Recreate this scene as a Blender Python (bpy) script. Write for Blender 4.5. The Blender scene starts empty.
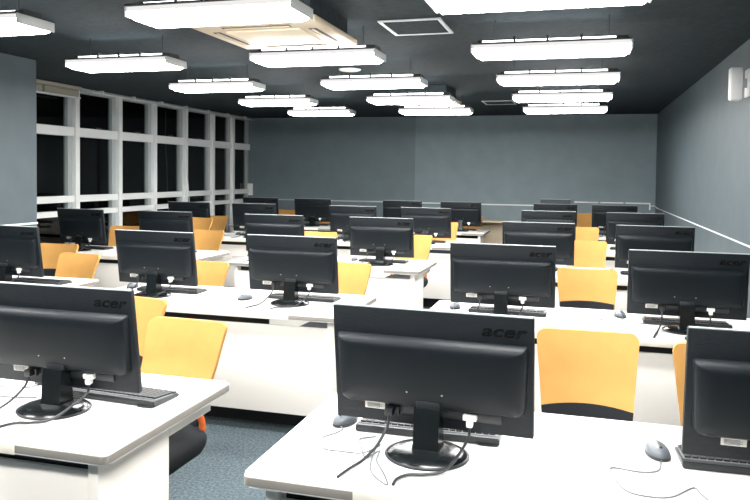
import bpy, bmesh, math, random
from mathutils import Vector, Matrix
random.seed(4)
PI = math.pi
SC = bpy.context.scene
COL = SC.collection

# ------------------------------------------------------------------ materials
def srgb(r, g, b):
    f = lambda c: (c/255/12.92) if c/255 <= .04045 else ((c/255+.055)/1.055)**2.4
    return (f(r), f(g), f(b), 1)

def mat(name, col, rough=.5, metal=0, spec=.5, bump=0, bscale=40, var=0, vscale=8, emit=0, stretch=None, coat=0):
    m = bpy.data.materials.new(name); m.use_nodes = True
    nt = m.node_tree; b = nt.nodes['Principled BSDF']
    b.inputs['Base Color'].default_value = col
    b.inputs['Roughness'].default_value = rough
    b.inputs['Metallic'].default_value = metal
    b.inputs['Specular IOR Level'].default_value = spec
    b.inputs['Coat Weight'].default_value = coat
    if emit:
        b.inputs['Emission Color'].default_value = col
        b.inputs['Emission Strength'].default_value = emit
    if bump or var:
        tc = nt.nodes.new('ShaderNodeTexCoord'); mp = nt.nodes.new('ShaderNodeMapping')
        nt.links.new(tc.outputs['Object'], mp.inputs[0])
        if stretch: mp.inputs['Scale'].default_value = stretch
    if bump:
        n = nt.nodes.new('ShaderNodeTexNoise'); n.inputs['Scale'].default_value = bscale; n.inputs['Detail'].default_value = 4
        bp = nt.nodes.new('ShaderNodeBump'); bp.inputs['Strength'].default_value = bump; bp.inputs['Distance'].default_value = .004
        nt.links.new(mp.outputs[0], n.inputs['Vector'])
        nt.links.new(n.outputs['Fac'], bp.inputs['Height']); nt.links.new(bp.outputs[0], b.inputs['Normal'])
    if var:
        n = nt.nodes.new('ShaderNodeTexNoise'); n.inputs['Scale'].default_value = vscale; n.inputs['Detail'].default_value = 5
        nt.links.new(mp.outputs[0], n.inputs['Vector'])
        r = nt.nodes.new('ShaderNodeValToRGB')
        r.color_ramp.elements[0].position = .3; r.color_ramp.elements[1].position = .7
        r.color_ramp.elements[0].color = tuple(c*(1-var) for c in col[:3])+(1,)
        r.color_ramp.elements[1].color = tuple(min(1, c*(1+var)) for c in col[:3])+(1,)
        nt.links.new(n.outputs['Fac'], r.inputs[0]); nt.links.new(r.outputs[0], b.inputs['Base Color'])
    return m

M = {}
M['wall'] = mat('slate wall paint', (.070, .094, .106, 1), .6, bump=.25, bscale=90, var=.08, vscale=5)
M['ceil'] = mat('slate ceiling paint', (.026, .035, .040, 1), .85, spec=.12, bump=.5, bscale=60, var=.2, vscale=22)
M['backwall'] = mat('blue grey wall with painted light', (.185, .240, .266, 1), .6, bump=.25, bscale=90, var=.06, vscale=5)  # lighter than the side walls: colour stands in for lamp light missing here
M['backwall2'] = mat('deep blue grey wall with painted light', (.135, .178, .198, 1), .6, bump=.25, bscale=90, var=.06, vscale=5)  # left part of the back wall, also lightened in place of lamp light
M['carpet'] = mat('blue grey carpet', (.082, .107, .121, 1), .95, spec=.1, bump=.9, bscale=150, var=.45, vscale=75)
M['desk'] = mat('white laminate', (.86, .85, .83, 1), .38)
M['deskedge'] = mat('ivory painted steel', (.84, .80, .74, 1), .45)
M['edge'] = mat('grey beige edge band', (.27, .25, .222, 1), .5)
M['flap'] = mat('ivory plastic flap', (.86, .80, .70, 1), .45)
M['black'] = mat('black plastic', (.012, .015, .018, 1), .42, bump=.1, bscale=300)
M['toe'] = mat('black kick plate', (.008, .009, .010, 1), .6)
M['panel'] = mat('charcoal monitor plastic', (.0060, .0090, .0120, 1), .5, spec=.25, bump=.35, bscale=60, stretch=(.6, 6, 14))
M['housing'] = mat('charcoal housing plastic', (.0060, .0092, .0120, 1), .42, spec=.25, bump=.08, bscale=400)
M['gloss'] = mat('gloss black plastic', (.006, .008, .009, 1), .2, spec=.4)
M['logo'] = mat('black gloss lettering', (.002, .002, .002, 1), .25)
M['screen'] = mat('black screen', (.004, .004, .005, 1), .2)
M['white'] = mat('white plastic', (.85, .85, .84, 1), .4)
M['label'] = mat('white paper label', (.82, .80, .74, 1), .6)
M['cable'] = mat('black cable', (.018, .021, .023, 1), .45)
M['gcable'] = mat('grey cable', (.16, .17, .18, 1), .5)
M['key'] = mat('black keys', (.006, .007, .008, 1), .5)
M['kbd'] = mat('dark grey keyboard shell', (.018, .021, .025, 1), .4)
M['plate'] = mat('light grey key plate', (.16, .18, .19, 1), .45)
M['mouse'] = mat('grey mouse shell', (.10, .115, .13, 1), .32)
M['mesh'] = mat('orange mesh fabric', (.54, .288, .083, 1), .75, spec=.2, bump=.3, bscale=500, var=.04, vscale=12)
M['oframe'] = mat('orange plastic', (.78, .16, .03, 1), .4)
M['seat'] = mat('black seat fabric', (.010, .012, .015, 1), .85, spec=.25, bump=.4, bscale=350)
M['chrome'] = mat('chrome', (.75, .76, .78, 1), .15, metal=1)
M['alu'] = mat('silver painted aluminium', (.86, .88, .87, 1), .35)
M['aludark'] = mat('grey aluminium sash', (.40, .44, .44, 1), .4)
M['blind'] = mat('beige blind fabric', (.36, .34, .27, 1), .8)
M['ac'] = mat('beige air conditioner plastic', (.55, .44, .31, 1), .5)
M['slot'] = mat('dark air slot', (.02, .02, .02, 1), .6)
M['grey'] = mat('grey plastic', (.40, .43, .44, 1), .5)
M['trunk'] = mat('white trunking', (.72, .75, .76, 1), .45)
M['shelf'] = mat('pale cream laminate', (.80, .68, .50, 1), .5)
M['capgrey'] = mat('light grey end cap', (.60, .61, .60, 1), .45)

def emis(name, col, s):
    m = bpy.data.materials.new(name); m.use_nodes = True; nt = m.node_tree
    nt.nodes.remove(nt.nodes['Principled BSDF'])
    e = nt.nodes.new('ShaderNodeEmission'); e.inputs[0].default_value = col; e.inputs[1].default_value = s
    nt.links.new(e.outputs[0], nt.nodes['Material Output'].inputs[0]); return m
M['diff'] = emis('lit diffuser', (1, .985, .965, 1), 20)
M['rim'] = emis('lit side rim', (1, .99, .975, 1), .40)
M['lit'] = emis('lit uplight slot', (.97, 1, 1, 1), 3.6)

def glass():
    m = bpy.data.materials.new('window glass'); m.use_nodes = True; nt = m.node_tree
    nt.nodes.remove(nt.nodes['Principled BSDF'])
    t = nt.nodes.new('ShaderNodeBsdfTransparent'); t.inputs[0].default_value = (.9, .95, .95, 1)
    g = nt.nodes.new('ShaderNodeBsdfGlossy'); g.inputs['Roughness'].default_value = .01
    f = nt.nodes.new('ShaderNodeFresnel'); f.inputs[0].default_value = 1.55
    x = nt.nodes.new('ShaderNodeMixShader')
    nt.links.new(f.outputs[0], x.inputs[0]); nt.links.new(t.outputs[0], x.inputs[1]); nt.links.new(g.outputs[0], x.inputs[2])
    nt.links.new(x.outputs[0], nt.nodes['Material Output'].inputs[0]); return m
M['glass'] = glass()

# ------------------------------------------------------------------ mesh helpers
class MB:
    def __init__(s): s.bm = bmesh.new()
    def box(s, x0, x1, y0, y1, z0, z1, bev=0, seg=2, mtx=None):
        r = bmesh.ops.create_cube(s.bm, size=1); vs = r['verts']
        for v in vs:
            v.co = Vector(((x0+x1)/2+v.co.x*(x1-x0), (y0+y1)/2+v.co.y*(y1-y0), (z0+z1)/2+v.co.z*(z1-z0)))
        if bev:
            es = list({e for v in vs for e in v.link_edges})
            r2 = bmesh.ops.bevel(s.bm, geom=es, offset=bev, segments=seg, affect='EDGES', profile=.5)
            vs = list({v for f in r2['faces'] for v in f.verts} | {v for v in vs if v.is_valid})
        if mtx is not None:
            bmesh.ops.transform(s.bm, matrix=mtx, verts=[v for v in vs if v.is_valid])
        return s
    def prism(s, pts, z0, z1, bev=0, seg=2):
        lo = [s.bm.verts.new((x, y, z0)) for x, y in pts]; hi = [s.bm.verts.new((x, y, z1)) for x, y in pts]
        n = len(pts)
        fs = [s.bm.faces.new(hi), s.bm.faces.new(lo[::-1])]
        for i in range(n): s.bm.faces.new((lo[i], lo[(i+1) % n], hi[(i+1) % n], hi[i]))
        if bev:
            bmesh.ops.bevel(s.bm, geom=list(fs[0].edges)+list(fs[1].edges), offset=bev, segments=seg, affect='EDGES', profile=.5)
        return s
    def loft(s, rings, cap=True):
        R = [[s.bm.verts.new(p) for p in r] for r in rings]
        n = len(R[0])
        for a, b in zip(R, R[1:]):
            for i in range(n): s.bm.faces.new((a[i], a[(i+1) % n], b[(i+1) % n], b[i]))
        if cap: s.bm.faces.new(R[0][::-1]); s.bm.faces.new(R[-1])
        return s
    def lathe(s, prof, cx=0, cy=0, n=28, sx=1, sy=1):
        return s.loft([[(cx+r*sx*math.cos(2*PI*i/n), cy+r*sy*math.sin(2*PI*i/n), z) for i in range(n)] for r, z in prof])
    def tube(s, pts, r, n=8, r2=None):
        pts = [Vector(p) for p in pts]; rings = []; up = Vector((0, 0, 1))
        for i, p in enumerate(pts):
            d = (pts[min(i+1, len(pts)-1)]-pts[max(i-1, 0)]).normalized()
            a = d.cross(up)
            if a.length < .05: a = d.cross(Vector((1, 0, 0)))
            a.normalize(); b = d.cross(a)
            rr = r if r2 is None else r+(r2-r)*i/(len(pts)-1)
            rings.append([p+(a*math.cos(2*PI*k/n)+b*math.sin(2*PI*k/n))*rr for k in range(n)])
        return s.loft(rings)
    def done(s, name, m, parent=None, smooth=True, loc=None, angle=35):
        bmesh.ops.recalc_face_normals(s.bm, faces=s.bm.faces[:])
        me = bpy.data.meshes.new(name); s.bm.to_mesh(me); s.bm.free()
        me.materials.append(M[m])
        if smooth:
            for p in me.polygons: p.use_smooth = True
            me.set_sharp_from_angle(angle=math.radians(angle))
        o = bpy.data.objects.new(name, me); COL.objects.link(o)
        if parent: o.parent = parent
        if loc: o.location = loc
        return o

def spline(pts, k=8, zmin=None):
    P = [Vector(p) for p in pts]; out = []
    for i in range(len(P)-1):
        p0, p1, p2, p3 = P[max(i-1, 0)], P[i], P[i+1], P[min(i+2, len(P)-1)]
        for j in range(k):
            t = j/k
            out.append(.5*((2*p1)+(p2-p0)*t+(2*p0-5*p1+4*p2-p3)*t*t+(3*p1-p0-3*p2+p3)*t**3))
    out.append(P[-1])
    if zmin is not None:
        for p in out: p.z = max(p.z, zmin)
    return out

def thing(name, label, cat, loc=(0, 0, 0), rz=0, group=None):
    o = bpy.data.objects.new(name, None); COL.objects.link(o); o.empty_display_size = .1
    o.location = loc; o.rotation_euler = (0, 0, rz); tag(o, label, cat, group); return o
def tag(o, label, cat, group=None):
    o['label'] = label; o['category'] = cat
    if group: o['group'] = group
    return o
def struct(o): o['kind'] = 'structure'; return o
def dup(root, loc, rz, label, group=None):
    r = root.copy(); COL.objects.link(r); r.location = loc; r.rotation_euler = (0, 0, rz); r['label'] = label
    if group: r['group'] = group
    for ch in KIDS[root.name]:
        c = ch.copy(); COL.objects.link(c); c.parent = r
        for g in KIDS.get(ch.name, []):
            d = g.copy(); COL.objects.link(d); d.parent = c
    return r
KIDS = {}
def remember(root):
    allo = [o for o in COL.objects]
    KIDS[root.name] = [o for o in allo if o.parent == root]
    for c in KIDS[root.name]: KIDS[c.name] = [o for o in allo if o.parent == c]

# ------------------------------------------------------------------ room
DZ = .70                       # desktop height
CEIL = 2.396; YB = 11.235; XR = 1.05; XL = -4.42; XW = -5.48; YP = 5.10; Y0 = -2.6
struct(MB().box(XW-.3, XR+.2, Y0-.2, YB+.2, -.1, 0).done('floor', 'carpet', smooth=False))
struct(MB().box(XW-.3, XR+.2, Y0-.2, YB+.2, CEIL, CEIL+.1).done('ceiling', 'ceil', smooth=False))
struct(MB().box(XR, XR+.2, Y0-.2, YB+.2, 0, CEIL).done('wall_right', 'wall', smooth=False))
XJ = -2.535
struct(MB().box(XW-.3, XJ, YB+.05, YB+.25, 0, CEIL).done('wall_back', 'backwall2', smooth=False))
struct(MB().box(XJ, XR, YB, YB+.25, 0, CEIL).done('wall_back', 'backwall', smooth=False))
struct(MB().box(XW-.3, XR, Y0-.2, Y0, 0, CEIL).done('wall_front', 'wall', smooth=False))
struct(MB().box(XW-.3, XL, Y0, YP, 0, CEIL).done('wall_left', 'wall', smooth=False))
struct(MB().box(XL, XL+.012, Y0, YP, 0, .08).done('baseboard_left', 'toe', smooth=False))
struct(MB().box(XR-.012, XR, Y0, YB, 0, .08).done('baseboard_right', 'toe', smooth=False))
struct(MB().box(XJ, XR-.012, YB-.012, YB, 0, .08).done('baseboard_back', 'toe', smooth=False))
# pale wall trim
struct(MB().box(XL, XL+.012, Y0, YP, 1.020, 1.036, .003).done('trim_1', 'trunk'))
struct(MB().box(XR-.010, XR, Y0, YB-.45, 1.036, 1.046, .002).done('trim_2', 'trunk'))
struct(MB().box(XJ+.002, -.47, YB-.014, YB, 1.017, 1.037, .003).done('trim_3', 'trunk'))
struct(MB().box(XW, XJ-.002, YB+.036, YB+.05, 1.017, 1.037, .003).done('trim_4', 'grey'))

# window wall -------------------------------------------------------
def zz(u): return u*1.05+DZ
bays = [(5.18, 6.80, 'first'), (6.99, 7.48, ''), (7.75, 8.29, ''), (8.58, 9.10, ''), (9.41, 9.87, ''), (10.28, 10.80, '')]
posts = [6.836, 7.62, 8.375, 9.157, 9.95, 10.61]   # y of the mullion's near face
HEAD, SILL = 2.368, .14
TR0, TR1 = zz(1.10), zz(1.195); MR0, MR1 = zz(.402), zz(.472); LR0, LR1 = zz(.258), zz(.315)
edges = [YP] + posts + [YB+.04]
PD, PW = .100, .068
for i, yp in enumerate(posts):
    struct(MB().box(XW-.06, XW+PD-.02, yp, yp+PW, 0, HEAD, .004).done('trim_%d' % (5+i), 'alu'))
struct(MB().box(XW-.06, XW+.10, YP, YB+.045, HEAD, CEIL, .003).done('trim_11', 'aludark'))
struct(MB().box(XW-.06, XW+.06, YP, YB+.045, 0, SILL).done('trim_12', 'alu', smooth=False))
for i in range(7):
    a = edges[i] + (PW if i else 0); b = edges[i+1]
    fr = MB(); ln = .07
    for z0, z1 in ((TR0, TR1), (MR0, MR1), (LR0, LR1)):
        fr.box(XW-.04, XW+.06, a, b, z0, z1, .004)
    # sash stiles of each light
    f = struct(fr.done('window_%d' % (i+1), 'alu', smooth=False))
    MB().box(XW-.03, XW+.03, b-ln, b, SILL, HEAD).done('sash_stile', 'aludark', f, smooth=False)
    MB().box(XW-.03, XW+.03, a, a+.008, SILL, HEAD).done('sash_stile', 'aludark', f, smooth=False)
    MB().box(XW-.03, XW+.03, a+.008, b-ln, HEAD-.02, HEAD).done('sash_head', 'aludark', f, smooth=False)
    for nm, z0, z1 in (('glass_pane', SILL, LR0), ('glass_pane', LR1, MR0), ('glass_pane', MR1, TR0), ('glass_pane', TR1, HEAD-.02)):
        lean = .003 if z0 == TR1 else 0
        MB().loft([[(XW-.006+q, a+.006, z), (XW+q, a+.006, z), (XW+q, b-ln+.002, z), (XW-.006+q, b-ln+.002, z)] for q, z in ((0, z0), (lean, z1))]).done(nm, 'glass', f, smooth=False)
    if b-a > .3:
        yc = (a+b)/2
        MB().box(XW+.03, XW+.06, yc-.05, yc+.05, TR1+.004, TR1+.022, .004).done('window_latch', 'slot', f)
# night outside: a dim ground and a dark block of flats far off
g = MB().box(-40, XW-.4, -20, 40, -.4, -.3).done('ground', 'toe', smooth=False); struct(g)

# blind over the first bay and the curtain rail
bl = thing('roller_blind', 'beige rolled-up blind in its box above the first window', 'blind', (XW, YP+.005, 0))
MB().box(.105, .19, 0, 1.70, zz(1.575), CEIL-.004, .006).done('headbox', 'blind', bl)
b2 = MB()
for k in range(3): b2.box(.125, .175, .02+k*.56, .55+k*.56, zz(1.505), zz(1.572), .01)
b2.done('rolled_fabric', 'blind', bl)
MB().box(.12, .18, .01, 1.69, zz(1.488), zz(1.503), .005).done('bottom_bar', 'trunk', bl)
cr = thing('curtain_rail', 'thin white curtain rail along the top of the windows', 'curtain rail', (XW, 0, 0))
MB().box(.11, .14, 7.05, 11.2, zz(1.575), zz(1.592), .004).done('rail', 'trunk', cr)
for k in range(7): MB().box(.095, .155, 7.2+k*.62, 7.23+k*.62, zz(1.57), CEIL, .003).done('bracket', 'trunk', cr)
cd = MB().tube(spline([(XW+.16, 9.02, 2.33), (XW+.165, 9.03, 1.9), (XW+.16, 9.06, 1.5), (XW+.17, 9.1, 1.05), (XW+.16, 9.11, .85)]), .006, 6)
tag(cd.done('blind_cord', 'trunk'), 'thin white cord hanging down in front of the fourth window post', 'cord')

# ------------------------------------------------------------------ ceiling lights
LLEN, LDEP = .87, .26
def make_light():
    t = thing('ceiling_light', '', 'ceiling light', (0, 0, 0), 0, 'ceiling lights')
    z0, z1 = 2.173, 2.234
    # diffuser: tub with sloping ends
    d = MB(); e = .022
    d.loft([[(x0, y0, z), (x1, y0, z), (x1, y1, z), (x0, y1, z)] for x0, x1, y0, y1, z in
            ((.035, LLEN-.035, .035, LDEP-.035, z0), (.018, LLEN-.018, .014, LDEP-.014, z0+.014), (.010, LLEN-.010, .006, LDEP-.006, z0+.036))])
    d.done('diffuser', 'diff', t, smooth=False)
    d = MB(); d.loft([[(x0, y0, z), (x1, y0, z), (x1, y1, z), (x0, y1, z)] for x0, x1, y0, y1, z in
            ((.010, LLEN-.010, .006, LDEP-.006, z0+.0365), (.01, LLEN-.01, .004, LDEP-.004, z1-.004))])
    d.done('side_rim', 'rim', t, smooth=False)
    for x0, x1 in ((-.001, .0085), (LLEN-.0085, LLEN+.001)):
        MB().box(x0, x1, 0, LDEP, z0+.012, z1, .003).done('end_cap', 'capgrey', t)
    MB().box(.004, LLEN-.004, -.004, LDEP+.004, z1-.002, z1+.007, .001).done('top_tray', 'slot', t)
    MB().box(.055, LLEN-.085, .075, LDEP-.075, z1+.003, z1+.030).done('light_slot', 'lit', t, smooth=False)
    for k in range(1, 4):
        x = .055+(LLEN-.14)*k/4
        MB().box(x-.006, x+.006, .062, LDEP-.062, z1+.003, z1+.046).done('slot_divider', 'slot', t, smooth=False)
    MB().box(LLEN-.085, LLEN-.02, .072, LDEP-.072, z1+.003, z1+.032).done('slot_end', 'slot', t, smooth=False)
    MB().box(.03, .055, .072, LDEP-.072, z1+.003, z1+.032).done('slot_end', 'slot', t, smooth=False)
    for x in (.12, LLEN-.12): MB().box(x-.002, x+.002, LDEP/2-.002, LDEP/2+.002, z1+.029, CEIL).done('hanger', 'slot', t, smooth=False)
    remember(t); return t
L0 = make_light()
colsx = [(-3.41, 'left'), (-2.032, 'middle'), (-.628, 'right')]
rown = ['nearest', 'second', 'third', 'fourth', 'farthest']
first = True
for ci, (x, cn) in enumerate(colsx):
    k = {'left': .90, 'middle': .95, 'right': 1.02}[cn]
    for ri in range(-2, 5):
        y = 4.205+1.3005*(ri-1)
        if ri < 0:
            lab = 'white box ceiling light out of view %s, %s column' % ('above the camera' if ri < -1 else 'above the front desks', cn)
        else:
            lab = 'lit white box ceiling light, %s of the %s column of five lights' % (rown[ri], cn)
        if first:
            o = L0; o.location = (x, y, 0); o['label'] = lab; o.scale.x = k; first = False
        else: o = dup(L0, (x, y, 0), 0, lab)
        o.scale.x = k
        la = bpy.data.lights.new('tube_light', 'AREA'); la.shape = 'RECTANGLE'; la.size = (LLEN-.07)*k; la.size_y = LDEP-.07
        la.energy = 4; la.spread = math.radians(172); la.color = (1, .985, .96)
        lo = bpy.data.objects.new('tube_light', la); COL.objects.link(lo); lo.location = (x+LLEN*k/2, y+LDEP/2, 2.169)

# air conditioners
def make_ac(label, x0, x1, y0, y1):
    t = thing('air_conditioner', label, 'air conditioner', (x0, y0, 0), 0, 'ceiling air conditioners')
    w, d, z = x1-x0, y1-y0, zz(1.475)
    MB().box(0, w, 0, d, z, z+.035, .008).done('face_panel', 'ac', t)
    MB().box(.05, w-.05, .05, d-.05, z+.035, CEIL).done('housing', 'ceil', t, smooth=False)
    MB().box(.15, w-.15, .15, d-.15, z-.008, z+.002, .004).done('intake_grille', 'shelf', t)
    for a in ((.17, w-.17, .06, .105), (.17, w-.17, d-.105, d-.06), (.06, .105, .17, d-.17), (w-.105, w-.06, .17, d-.17)):
        f = MB().box(*a, z-.002, z+.002).done('air_outlet', 'slot', t, smooth=False)
        c = MB()
        if a[1]-a[0] > a[3]-a[2]: c.box(a[0]+.01, a[1]-.01, a[2]+.015, a[2]+.03, z-.006, z-.002)
        else: c.box(a[0]+.015, a[0]+.03, a[2]+.01, a[3]-.01, z-.006, z-.002)
        c.done('louvre', 'ac', f, smooth=False)
    return t
make_ac('beige square air conditioner in the ceiling beside the nearest middle light', -2.04, -1.31, 3.47, 4.19)
make_ac('far beige ceiling air conditioner just before the farthest middle light', -2.02, -1.29, 7.28, 7.98)
# access hatches
def hatch(label, x0, x1, y0, y1, m):
    t = thing('access_hatch', label, 'ceiling hatch', (x0, y0, CEIL), 0, 'ceiling hatches')
    w, d, b = x1-x0, y1-y0, .022
    f = MB(); f.box(0, w, 0, b, -.008, 0); f.box(0, w, d-b, d, -.008, 0); f.box(0, b, b, d-b, -.008, 0); f.box(w-b, w, b, d-b, -.008, 0)
    f.done('frame', m, t, smooth=False)
    MB().box(b, w-b, b, d-b, -.004, 0).done('door', 'ceil', t, smooth=False)
hatch('white framed square ceiling hatch near the air conditioner', -1.195, -.81, 4.21, 4.66, 'trunk')
hatch('grey framed ceiling hatch far away between middle and right lights', -1.20, -.81, 9.0, 9.45, 'grey')
sp = thing('ceiling_speaker', 'round white speaker set in ceiling between the middle lights', 'speaker', (-1.98, 6.11, CEIL))
MB().lathe([(.001, -.016), (.06, -.015), (.085, -.012), (.098, -.006), (.10, 0)]).done('cover', 'white', sp)
MB().lathe([(.001, -.018), (.055, -.0175), (.058, -.012)]).done('grille', 'label', sp)
sd = thing('smoke_detector', 'small white dome on ceiling before the third middle light', 'smoke detector', (-1.96, 7.05, CEIL))
MB().lathe([(.001, -.035), (.03, -.033), (.042, -.018), (.05, -.012), (.05, 0)]).done('dome', 'white', sd)
# lamp box on the right wall
eb = thing('wall_speaker', 'small white rounded box on a bracket high on the right wall', 'speaker', (XR, 5.28, 2.10), 0)
MB().box(-.125, -.045, -.07, .0, -.115, .105, .018, 3).done('cabinet', 'white', eb)
MB().box(-.117, -.053, -.074, -.068, -.10, .09, .003).done('front_grille', 'white', eb)
MB().box(-.06, -.018, -.055, -.025, -.03, .03, .004).done('arm', 'grey', eb)
MB().box(-.02, 0, -.085, .02, -.09, .09, .004).done('wall_plate', 'white', eb)
# items on the back wall
sw = thing('switch_box', 'small white box on the back wall beside the last window', 'switch box', (-5.41, YB+.05, 1.19))
MB().box(-.045, .045, -.04, 0, -.10, .10, .006).done('case', 'white', sw)
MB().box(-.02, .02, -.046, -.038, -.05, .05, .003).done('cover', 'label', sw)
du = thing('cable_duct', 'white raised cable duct with three lengths in right back corner', 'cable duct', (0, YB, 0))
for x0, x1 in ((-.085, .255), (.285, .61), (.64, .985)):
    MB().box(x0, x1, -.03, 0, 1.083, 1.103, .003).done('duct_length', 'white', du)
MB().box(.965, .985, -.03, 0, 1.0, 1.083, .003).done('drop_length', 'white', du)
jn = MB(); jn.box(.255, .285, -.022, 0, 1.085, 1.100); jn.box(.61, .64, -.022, 0, 1.085, 1.100); jn.done('joint', 'grey', du, smooth=False)
tag(MB().tube(spline([(XR-.06, YB-.012, 1.055), (XR-.02, YB-.02, 1.06), (XR-.012, YB-.15, 1.055), (XR-.01, YB-.46, 1.041)]), .008, 6).done('wall_cable', 'trunk'),
    'thin pale cable bending round the right back corner', 'cable')
pb = thing('wall_box', 'flat slate grey box on back wall behind the rear right desk', 'wall box', (-.38, YB, 1.04))
MB().box(-.2, .24, -.05, 0, -.16, .085, .004).done('case', 'wall', pb)
MB().box(-.2, .24, -.052, 0, .085, .094, .002).done('lid', 'grey', pb)
# pale shelf by the back wall
sh = thing('low_shelf', 'pale cream low shelf along the back wall behind the last desks', 'shelf', (-1.75, YB-.31, 0))
MB().box(0, 1.25, 0, .29, .765, .79, .004).done('top', 'shelf', sh)
for x in (.02, 1.2): MB().box(x, x+.03, .01, .28, 0, .765).done('side_panel', 'shelf', sh, smooth=False)
MB().box(.05, 1.2, .25, .28, .1, .765).done('back_panel', 'shelf', sh, smooth=False)

# ------------------------------------------------------------------ desks
DD, TH = .735, .033
def rounded(x0, x1, y0, y1, r, n=5, corners=(1, 1, 1, 1)):
    P = []
    for (cx, cy, a0, on) in ((x1-r, y1-r, 0, corners[0]), (x0+r, y1-r, PI/2, corners[1]), (x0+r, y0+r, PI, corners[2]), (x1-r, y0+r, 1.5*PI, corners[3])):
        for i in range(n+1):
            a = a0+PI/2*i/n; P.append((cx+r*math.cos(a), cy+r*math.sin(a)))
    return P
def make_desk(x0, x1, y, label, rz=0, full=False):
    w = x1-x0
    t = thing('desk', label, 'desk', (x0, y, 0), rz, 'two-seat computer desks')
    MB().prism(rounded(0, w, 0, DD, .022), DZ-TH, DZ, .006, 3).done('desktop', 'desk', t)
    MB().prism(rounded(-.0015, w+.0015, -.0015, DD+.0015, .022), DZ-TH+.004, DZ-.007, .001, 1).done('edge_band', 'edge', t)
    MB().box(.30, w-.30, -.0035, .035, DZ-TH-.002, DZ+.0003, .003).done('cable_flap', 'flap', t)
    for a, b in ((.05, .085), (w-.085, w-.05)):
        MB().box(a, b, .035, .40, .0, DZ-TH, .004).done('side_panel', 'deskedge', t)
    MB().box(.085, w-.085, .05, .068, .125, DZ-TH-.045, .003).done('front_panel', 'deskedge', t)
    MB().box(.085, w-.085, .22, .24, .0, .16).done('kick_plate', 'toe', t, smooth=False)
    MB().box(.095, w-.095 if full else w-.45, .07, .085, DZ-TH-.075, DZ-TH-.004).done('cable_tray', 'toe', t, smooth=False)
    for x in (.05, w-.085):
        MB().box(x, x+.035, .40, DD-.06, DZ-TH-.06, DZ-TH).done('top_rail', 'deskedge', t, smooth=False)
    return t
RY = [1.6784+2.001*k for k in range(5)]
rows = ['front', 'second', 'third', 'fourth', 'last']
desks = {}
for k in range(5):
    blocks = [('middle', -2.94, -1.233), ('right-wall', -.825, .99)]
    if k: blocks.append(('window-side', -4.40 if k == 1 else -5.0, -3.29))
    for bn, x0, x1 in blocks:
        make_desk(x0, x1, RY[k], 'white two-seat computer desk, %s row, %s block' % (rows[k], bn), full=(k == 0))

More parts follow.
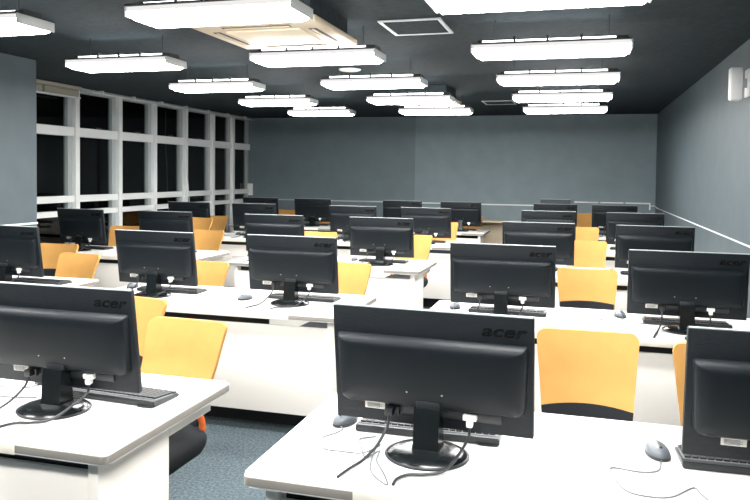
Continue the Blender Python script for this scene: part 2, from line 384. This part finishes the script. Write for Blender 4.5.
# ------------------------------------------------------------------ monitor
W, Hh = .568, .340
TILT = math.radians(8)
def P_(x, d, v):   # panel frame: x across (seen from behind), d depth towards the viewer's side (-y), v height on the panel
    # panel bottom hinge at y=.045,z=.085 ; tilts with its top towards -y
    return (x, .045 - d*math.cos(TILT) - v*math.sin(TILT), .066 - d*math.sin(TILT) + v*math.cos(TILT))
PM = Matrix.Translation((0, .045, .066)) @ Matrix.Rotation(TILT, 4, 'X')   # local: x, y (+ away), z up
def make_monitor():
    t = thing('monitor', '', 'monitor', (0, 0, 0), 0, 'black desktop monitors')
    MB().box(-W/2, W/2, -.010, .012, 0, Hh, .004, 2, PM).done('panel', 'panel', t)
    MB().box(-W/2+.012, W/2-.012, .0115, .0135, .02, Hh-.012, 0, 2, PM).done('screen', 'screen', t, smooth=False)
    # silver line along the top edge
    MB().box(-W/2+.003, W/2-.003, -.0075, .002, Hh-.002, Hh+.0018, 0, 2, PM).done('top_trim', 'grey', t, smooth=False)
    # rear housing: shallow pillow with a sloped top ledge and rounded lower corners
    hb = MB(); hw = W/2-.014; v0, v1 = Hh*.185, Hh*.80
    def outline(ins, dd, top):
        pts = []; r = .028; a0 = -hw+ins; b0 = hw-ins; lo = v0+ins*.6; hi = v1-top
        n = 6
        for (cx, cv, s) in ((b0-r, lo+r*.8, 1.5*PI), (b0-.006, hi-.010, 0), (a0+.006, hi-.010, PI/2), (a0+r, lo+r*.8, PI)):
            rr = r if cv < v0+.1 else .010
            ry = rr*.8 if cv < v0+.1 else .010
            rx = rr if cv < v0+.1 else .006
            for i in range(n+1):
                a = s+PI/2*i/n
                pts.append((cx+rx*math.cos(a), cv+ry*math.sin(a)))
        # arch of the top and slight inward taper of the sides
        return [PM @ Vector((x*(1-.02*(v1-v)/(v1-v0)), -.010-dd, v - (.010*(abs(x)/hw)**3 if v > (v0+v1)/2 else 0))) for x, v in pts]
    hb.loft([outline(0, 0, 0), outline(0, .006, .001), outline(.006, .020, .009), outline(.016, .027, .016), outline(.045, .031, .03), outline(.10, .033, .05)])
    hs = hb.done('rear_housing', 'housing', t, angle=28)
    for x in (-.05, .05):
        for v in (.125, .212):
            s = MB().lathe([(.0028, 0), (.0028, .002), (.001, .0022)], n=10)
            bmesh.ops.transform(s.bm, matrix=PM @ Matrix.Translation((x-.01, -.0405, v-.012)) @ Matrix.Rotation(PI/2, 4, 'X'), verts=s.bm.verts[:])
            s.done('mount_screw', 'grey', hs)
    # raised lettering
    cu = bpy.data.curves.new('lettering', 'FONT'); cu.body = 'acer'; cu.size = .046; cu.extrude = .0006; cu.shear = .25; cu.space_character = 1.02; cu.offset = .0012
    tmp = bpy.data.objects.new('lettering', cu); COL.objects.link(tmp)
    bpy.context.view_layer.update()
    me = bpy.data.meshes.new_from_object(tmp.evaluated_get(bpy.context.evaluated_depsgraph_get()))
    bpy.data.objects.remove(tmp)
    xs = [v.co.x for v in me.vertices]; wx = max(xs)-min(xs); x0 = min(xs)
    me.transform(Matrix.Translation((W*.256, 0, 0)) @ Matrix.Scale(.122/wx, 4, (1, 0, 0)) @ Matrix.Translation((-x0, 0, 0)))
    me.transform(PM @ Matrix.Translation((0, -.0106, Hh*.835)) @ Matrix.Rotation(PI/2, 4, 'X'))
    me.materials.clear(); me.materials.append(M['logo'])
    lg = bpy.data.objects.new('logo', me); COL.objects.link(lg); lg.parent = t
    # lower port bar, sticker, plugs
    MB().box(-.125, .20, -.018, -.0095, Hh*.10, Hh*.19, .004, 2, PM).done('port_bar', 'black', t)
    st = MB(); st.box(-.195, -.135, -.0115, -.0098, Hh*.112, Hh*.172, 0, 2, PM)
    st.box(-.190, -.150, -.0122, -.0112, Hh*.165, Hh*.185, 0, 2, PM)
    lb = st.done('sticker', 'label', t, smooth=False)
    bars = MB()
    for k in range(5): bars.box(-.188, -.150+.006*(k % 2), -.0121, -.0114, Hh*(.120+.009*k), Hh*(.120+.009*k)+.0014, 0, 2, PM)
    bars.done('sticker_print', 'gcable', lb, smooth=False)
    pw = MB(); pw.box(-.128, -.104, -.042, -.017, Hh*.095, Hh*.165, .004, 2, PM); pw.box(-.094, -.088, -.03, -.017, Hh*.10, Hh*.17, .001, 2, PM)
    pw.done('power_plug', 'cable', t)
    vg = MB(); vg.box(.095, .133, -.034, -.016, Hh*.125, Hh*.175, .003, 2, PM); vg.box(.105, .123, -.040, -.018, Hh*.075, Hh*.13, .004, 2, PM)
    vg.done('video_plug', 'white', t)
    # neck and foot
    nk = MB()
    nk.loft([[(-a, y0, z), (a, y0, z), (a, y1, z), (-a, y1, z)] for a, y0, y1, z in
             ((.043, -.043, .035, .016), (.037, -.034, .033, .022), (.036, -.030, .033, .04), (.036, -.026, .028, .10), (.036, -.022, .022, .132))])
    nk.done('neck', 'gloss', t, angle=25)
    MB().box(-.034, .034, -.012, .04, .110, .150, .004).done('hinge', 'black', t)
    MB().lathe([(.001, .022), (.06, .021), (.09, .018), (.108, .012), (.115, .006), (.115, .001), (.11, 0)], 0, -.012, 40, 1, .92).done('foot', 'gloss', t, angle=40)
    MB().lathe([(.1152, .0035), (.1175, .005), (.1175, .007), (.1152, .0085)], 0, -.012, 40, 1, .92).done('foot_rim', 'black', t)
    # cables falling from the plugs to the desk's front edge
    MB().tube(spline([P_(.114, .03, .03), P_(.112, .04, .0), (.10, -.05, .035), (.075, -.115, .010), (.03, -.15, .0065), (-.01, -.165, .0065), (-.03, -.2, .0065), (-.03, -.235, .0065)], 8, .0065), .0042, 7).done('video_cable', 'cable', t)
    MB().tube(spline([P_(-.116, .035, .035), (-.117, -.01, .065), (-.13, -.06, .03), (-.15, -.12, .008), (-.165, -.18, .0065), (-.175, -.24, .0065)], 8, .0065), .0042, 7).done('power_cable', 'cable', t)
    remember(t); return t
MON = make_monitor()

def make_keyboard():
    t = thing('keyboard', '', 'keyboard', (0, 0, 0), 0, 'keyboards behind the monitors')
    # users sit at +y: the tall rear edge of the keyboard is at -y
    b = MB(); w = .215
    b.loft([[(x, -.07, 0.001), (x, .075, 0.001), (x, .075, .010), (x, -.052, .021), (x, -.07, .021)] for x in (-w, w)])
    bmesh.ops.bevel(b.bm, geom=b.bm.edges[:], offset=.003, segments=2, affect='EDGES')
    b.done('case', 'kbd', t)
    ks = MB(); sl = math.atan2(-.011, .127)
    for r in range(6):
        yv = -.045+r*.0195+(.004 if r == 0 else 0)
        x = -.206
        while x < .195:
            kw = .0165
            if r == 5 and -.06 < x < .04: kw = .1
            if abs(x+.138) < .006 or abs(x+.062) < .006:
                x += .006
            zt = .021+(yv+.052)*math.tan(sl)
            ks.box(x, x+kw, yv, yv+.0165, zt-.002, zt+.006)
            x += kw+.003
    ks.done('keys', 'key', t, smooth=False)
    pl = MB(); pl.loft([[(x0, -.05, .0212), (x1, -.05, .0212), (x1, .072, .0108), (x0, .072, .0108)] for x0, x1 in ((-.209, .209),)] + [[(x0, -.05, .0222), (x1, -.05, .0222), (x1, .072, .0118), (x0, .072, .0118)] for x0, x1 in ((-.209, .209),)])
    pl.done('key_plate', 'plate', t, smooth=False)
    MB().tube(spline([(.15, -.068, .010), (.155, -.074, .004), (.17, -.076, .003), (.21, -.073, .003)]), .0025, 6).done('cord', 'cable', t)
    remember(t); return t
KEY = make_keyboard()
def make_mouse():
    t = thing('mouse', '', 'mouse', (0, 0, 0), 0, 'computer mice')
    b = MB(); n = 20; rings = []
    for z, s in ((.001, .92), (.006, 1), (.014, .98), (.022, .88), (.030, .66), (.0345, .36), (.036, .06)):
        rings.append([(.031*s*math.cos(2*PI*i/n)*(1-.10*math.sin(2*PI*i/n)), .056*s*math.sin(2*PI*i/n)+.006*(1-s), z) for i in range(n)])
    b.loft(rings); b.done('shell', 'mouse', t, angle=60)
    MB().box(-.004, .004, -.034, -.012, .022, .035, .003).done('wheel', 'black', t)
    # side strip, darker
    d = MB(); d.loft([[(.0318*math.cos(2*PI*i/n)*(1-.10*math.sin(2*PI*i/n)), .057*math.sin(2*PI*i/n), z) for i in range(n)] for z in (.002, .010)]); d.done('side_grip', 'black', t)
    MB().tube(spline([(0, -.056, .008), (-.005, -.085, .003), (-.06, -.10, .003), (-.13, -.11, .003), (-.10, -.16, .003), (-.04, -.20, .003), (.06, -.195, .003), (.09, -.18, .003)]), .0022, 6).done('cord', 'gcable', t)
    remember(t); return t
MOU = make_mouse()

# every seat: block, row, monitor centre x, dx of keyboard, rotation
seatname = {'L0': 'left seat of middle desk', 'L1': 'right seat of middle desk', 'R0': 'left seat of right-wall desk', 'R1': 'right seat of right-wall desk',
            'LL0': 'left seat of window-side desk', 'LL1': 'right seat of window-side desk'}
seats = [('A', 'L1', -1.628, 1.965, 0), ('A', 'R0', -.393, 1.953, -2.5), ('A', 'R1', .550, 1.955, 0),
 ('B', 'LL1', -3.705, 3.97, -3), ('B', 'L0', -2.56, 3.965, -2), ('B', 'L1', -1.645, 3.985, 0), ('B', 'R0', -.403, 3.955, 0), ('B', 'R1', .530, 3.94, 0),
 ('C', 'LL0', -4.672, 5.97, -6), ('C', 'LL1', -3.745, 5.98, 0), ('C', 'L0', -2.622, 5.94, 0), ('C', 'L1', -1.64, 5.97, 0), ('C', 'R0', -.321, 5.94, 0), ('C', 'R1', .555, 5.92, 0),
 ('D', 'LL0', -4.65, 7.96, 0), ('D', 'LL1', -3.774, 7.96, 0), ('D', 'L0', -2.532, 7.98, 0), ('D', 'L1', -1.667, 7.97, 0), ('D', 'R0', -.324, 7.93, 0), ('D', 'R1', .551, 7.96, 0),
 ('E', 'LL0', -4.616, 9.96, 0), ('E', 'LL1', -3.784, 9.97, 0), ('E', 'L0', -2.426, 9.96, 0), ('E', 'L1', -1.592, 9.96, 0), ('E', 'R0', -.321, 9.96, 0), ('E', 'R1', .433, 9.96, 0)]
rowlab = dict(zip('ABCDE', rows))
f1 = f2 = f3 = True
CORDS = {('A', 'R0'): [(-.679, 2.064), (-.689, 2.022), (-.712, 1.98), (-.701, 1.942), (-.676, 1.897), (-.63, 1.894), (-.566, 1.902), (-.535, 1.975)],
         ('A', 'R1'): [(.226, 2.085), (.212, 2.02), (.166, 1.997), (.100, 2.005), (.092, 1.97), (.123, 1.868), (.178, 1.847), (.229, 1.863), (.286, 1.933), (.30, 1.90), (.312, 1.865)]}
for r, s, x, y, deg in seats:
    where = '%s row, %s' % (rowlab[r], seatname[s])
    rz = math.radians(deg)
    lab = 'black monitor seen from behind, ' + where
    if f1: MON.location = (x, y, DZ); MON.rotation_euler.z = rz; MON['label'] = lab; f1 = False
    else: dup(MON, (x, y, DZ), rz, lab)
    kx, ky, kr = x-.02, y+.19, random.uniform(-2, 2)
    if r == 'A':
        kx, ky, kr = {'L1': (-1.54, 2.145, -4), 'R0': (-.425, 2.135, 1), 'R1': (.49, 2.135, 2)}[s]
    if r == 'B': kx, ky = x+.02, y+.178
    if (r, s) == ('B', 'LL1'): kx = x+.13
    lab = 'dark keyboard behind the monitor, ' + where
    if f2: KEY.location = (kx, ky, DZ); KEY.rotation_euler.z = math.radians(kr); KEY['label'] = lab; f2 = False
    else: dup(KEY, (kx, ky, DZ), math.radians(kr), lab)
    if (r, s) in (('A', 'L1'),): mx, my, mr = -1.87, 2.21, 4
    elif (r, s) == ('A', 'R0'): mx, my, mr = -.69, 2.125, -14
    elif (r, s) == ('A', 'R1'): mx, my, mr = .222, 2.145, 12
    elif (r, s) == ('B', 'L1'): mx, my, mr = -1.958, 4.02, -22
    elif (r, s) == ('B', 'R1'): mx, my, mr = .225, 4.22, 10
    elif (r, s) == ('B', 'R0'): mx, my, mr = -.69, 4.17, 0
    else: mx, my, mr = x-.30, y+.20+random.uniform(-.03, .03), random.uniform(-15, 15)
    lab = 'grey mouse beside the keyboard, ' + where
    if f3: MOU.location = (mx, my, DZ); MOU.rotation_euler.z = math.radians(mr); MOU['label'] = lab; f3 = False
    else: mo_ = dup(MOU, (mx, my, DZ), math.radians(mr), lab)
    if (r, s) in CORDS:
        old = [c for c in COL.objects if c.parent == mo_ and c.name.startswith('cord')]
        for c in old: bpy.data.objects.remove(c)
        inv = Matrix.Rotation(-math.radians(mr), 3, 'Z')
        pts = [Vector((0, -.05, .010))] + [inv @ Vector((x_-mx, y_-my, .003)) for x_, y_ in CORDS[(r, s)]]
        MB().tube(spline(pts, 8), .0022, 6).done('cord', 'gcable', mo_)

tag(MB().tube(spline([(x_, y_, DZ+.0035) for x_, y_ in [(-.565, 2.03), (-.604, 1.998), (-.590, 1.96), (-.552, 1.872), (-.538, 1.895), (-.528, 1.925), (-.523, 1.92), (-.515, 1.86), (-.475, 1.785), (-.448, 1.722), (-.475, 1.742), (-.515, 1.80), (-.540, 1.93), (-.545, 2.03)]], 6), .0024, 6).done('loose_cable', 'gcable'),
    'thin grey cable lying in a loop left of the front right desk monitor foot', 'cable')

# ------------------------------------------------------------------ chairs
def make_chair():
    t = thing('office_chair', '', 'chair', (0, 0, 0), 0, 'orange office chairs')
    # origin on the floor under the seat; the sitter faces -y, backrest at +y
    def back(z0, z1, w0, w1, th, arch0, dip, rc, ybias=0):
        nx, nz = 26, 12
        F, B = [], []
        for j in range(nz+1):
            tt = j/nz; rowf, rowb = [], []
            for i in range(nx+1):
                s = math.sin(PI/2*(-1+2*i/nx))
                hw = (w0+(w1-w0)*tt)/2
                zt = z1-dip*(1-s*s)
                # round the top corners
                if rc and abs(s) > .84: zt -= rc*(1-math.sqrt(max(0, 1-((abs(s)-.84)/.16)**2)))
                zb = z0+arch0*(1-s*s)
                z = zb+(zt-zb)*tt
                y = .225+ybias+.36*(z-.5)+.25*max(0, z-.72)**2-.045*s*s-(.02 if z < .55 else .02*max(0, 1-(z-.55)/.15))
                rowf.append((s*hw, y, z)); rowb.append((s*hw, y+th, z))
            F.append(rowf); B.append(rowb)
        m = MB(); bm = m.bm
        vf = [[bm.verts.new(p) for p in r] for r in F]; vb = [[bm.verts.new(p) for p in r] for r in B]
        for j in range(nz):
            for i in range(nx):
                bm.faces.new((vf[j][i], vf[j][i+1], vf[j+1][i+1], vf[j+1][i])); bm.faces.new((vb[j][i+1], vb[j][i], vb[j+1][i], vb[j+1][i+1]))
        for i in range(nx):
            bm.faces.new((vf[0][i+1], vf[0][i], vb[0][i], vb[0][i+1])); bm.faces.new((vf[nz][i], vf[nz][i+1], vb[nz][i+1], vb[nz][i]))
        for j in range(nz):
            bm.faces.new((vf[j][0], vf[j+1][0], vb[j+1][0], vb[j][0])); bm.faces.new((vf[j+1][nx], vf[j][nx], vb[j][nx], vb[j+1][nx]))
        return m
    back(.600, .872, .335, .385, .022, .007, .008, .032).done('backrest', 'mesh', t, angle=50)
    back(.480, .601, .305, .335, .030, 0, -.007, 0, -.003).done('lumbar_band', 'seat', t, angle=50)
    # orange lower frame holding the backrest
    MB().tube(spline([(-.17, .145, .452), (-.10, .165, .447), (0, .185, .445), (.10, .165, .447), (.17, .145, .452)], 6), .013, 8).done('back_frame', 'oframe', t)
    for s in (-1, 1):
        MB().tube(spline([(s*.172, .15, .53), (s*.178, .16, .49), (s*.175, .155, .44), (s*.16, .11, .405), (s*.12, .05, .395)], 5), .014, 8).done('bracket', 'oframe', t)
    # seat cushion
    c = MB()
    pts = rounded(-.215, .215, -.24, .20, .09, 6)
    def ring(k, z): return [(x*k, y*k, z+.02*max(0, (y-.05)/.2)) for x, y in pts]
    c.loft([ring(.80, .375), ring(.93, .385), ring(.99, .41), ring(1, .435), ring(.965, .455), ring(.86, .465), ring(.5, .462)])
    c.done('seat', 'seat', t, angle=60)
    MB().box(-.09, .09, -.09, .09, .345, .38, .008).done('mechanism', 'black', t)
    MB().lathe([(.03, .10), (.03, .22), (.022, .222), (.022, .35)], n=18).done('gas_lift', 'chrome', t)
    hub = MB().lathe([(.02, .055), (.045, .06), (.045, .10), (.03, .115)], n=18).done('base_hub', 'chrome', t)
    for k in range(5):
        a = 2*PI*k/5+.3; dx, dy = math.cos(a), math.sin(a)
        lg = MB().tube([(dx*.03, dy*.03, .088), (dx*.15, dy*.15, .080), (dx*.235, dy*.235, .066)], .021, 8, .014).done('base_leg', 'chrome', t)
        cs = MB(); nx_, ny_ = -dy, dx
        for o in (-.016, .016):
            cs.loft([[(dx*.235+nx_*(o+q)+dx*.025*math.cos(b), dy*.235+ny_*(o+q)+dy*.025*math.cos(b), .026+.025*math.sin(b)) for b in [2*PI*i/14 for i in range(14)]] for q in (-.009, .009)])
        cs.tube([(dx*.235, dy*.235, .03), (dx*.235, dy*.235, .066)], .007, 6)
        cs.done('caster', 'black', lg)
    remember(t); return t
CH = make_chair()
# (row, label bits, backrest centre x, backrest y, dz, turn in degrees)
chairs = [
 ('orange office chair turned beside the near left desk, black seat showing', -1.62, 2.78, -.035, -3),
 ('yellow-orange chair pushed back behind left seat of front middle desk', -2.17, 3.22, -.04, -8),
 ('orange office chair between the two front right monitors, black band showing', .037, 2.95, .0, 1),
 ('orange office chair partly hidden behind the front right corner monitor', .53, 2.84, 0, -2),
 ('orange chair nearest the left wall behind second-row window-side desk', -4.20, 5.10, -.01, 3, .06),
 ('yellow chair at right end of second-row window-side desk', -3.67, 4.70, -.03, -6),
 ('yellow chair behind left seat of second-row middle desk', -2.63, 4.77, -.05, -6),
 ('yellow chair behind right seat of second-row middle desk', -1.575, 4.84, -.02, -6),
 ('orange chair behind left seat of second-row right-wall desk', .053, 4.95, 0, 0, .06),
 ('orange chair hidden behind right seat of second-row right-wall desk', .56, 4.86, 0, 0),
 ('orange chair behind left seat of third-row window-side desk', -4.82, 6.95, 0, 8),
 ('yellow chair at right end of third-row window-side desk', -3.80, 6.93, -.015, -6),
 ('raised yellow chair between third and fourth window-side desks', -4.20, 7.42, .085, -6),
 ('yellow chair behind left seat of third-row middle desk', -2.60, 7.08, 0, 0),
 ('yellow chair behind right seat of third-row middle desk', -1.60, 7.12, 0, -6),
 ('orange chair behind left seat of third-row right-wall desk', .058, 7.06, .005, 0),
 ('orange chair behind left seat of fourth-row window-side desk', -4.82, 8.95, .01, 0),
 ('yellow chair behind left seat of fourth-row middle desk', -2.50, 9.0, 0, 0),
 ('yellow chair behind right seat of fourth-row middle desk', -1.655, 9.0, .01, 0),
 ('orange chair behind left seat of fourth-row right-wall desk', .03, 8.98, .005, 0),
 ('orange chair behind left seat of last-row window-side desk', -4.50, 10.75, .02, 0),
 ('orange chair behind right seat of last-row window-side desk', -3.75, 10.70, 0, 0),
 ('yellow chair behind left seat of last-row middle desk', -2.45, 10.72, 0, 0),
 ('yellow chair behind right seat of last-row middle desk', -1.57, 10.72, 0, 0),
 ('raised orange chair behind left seat of last-row right-wall desk', -.02, 10.74, .085, 0),
]
first = True
for lab, x, y, dz, deg, *pad in chairs:
    rz = math.radians(deg)
    off = Vector((0, .335, 0)); off.rotate(Matrix.Rotation(rz, 3, 'Z'))
    loc = (x-off.x, y-off.y, 0)
    if first: r = CH; r.location = loc; r.rotation_euler.z = rz; r['label'] = lab; first = False
    else: r = dup(CH, loc, rz, lab)
    if True:
        for c in r.children:
            nm = c.name.split('.')[0]
            if nm in ('backrest', 'lumbar_band', 'back_frame', 'bracket', 'seat', 'mechanism'): c.location.z = dz
            if nm == 'gas_lift': c.scale.z = 1+dz/.35
            if nm == 'lumbar_band' and pad: c.location.z += pad[0]

# ------------------------------------------------------------------ world and camera
wd = bpy.data.worlds.new('night'); SC.world = wd; wd.use_nodes = True
wd.node_tree.nodes['Background'].inputs[0].default_value = (.02, .03, .04, 1)
wd.node_tree.nodes['Background'].inputs[1].default_value = .3

cam = bpy.data.cameras.new('camera'); co = bpy.data.objects.new('camera', cam); COL.objects.link(co)
cam.sensor_fit = 'HORIZONTAL'; cam.sensor_width = 36; cam.lens = 36*723.629/750; cam.shift_y = -(250-199.359)/750
r = Vector((.96179728, .27349821, .01203004)); u = Vector((-.0211713, .03049653, .99931063)); f = Vector((-.27294279, .96138894, -.03512179))
m = Matrix.Identity(4)
for i in range(3): m[i][0] = r[i]; m[i][1] = u[i]; m[i][2] = -f[i]
m[2][3] = 1.477
co.matrix_world = m; cam.clip_start = .05
SC.camera = co
vs = SC.view_settings; vs.view_transform = 'Standard'; vs.look = 'None'; vs.gamma = 1; vs.use_curve_mapping = False; vs.exposure = 1.15
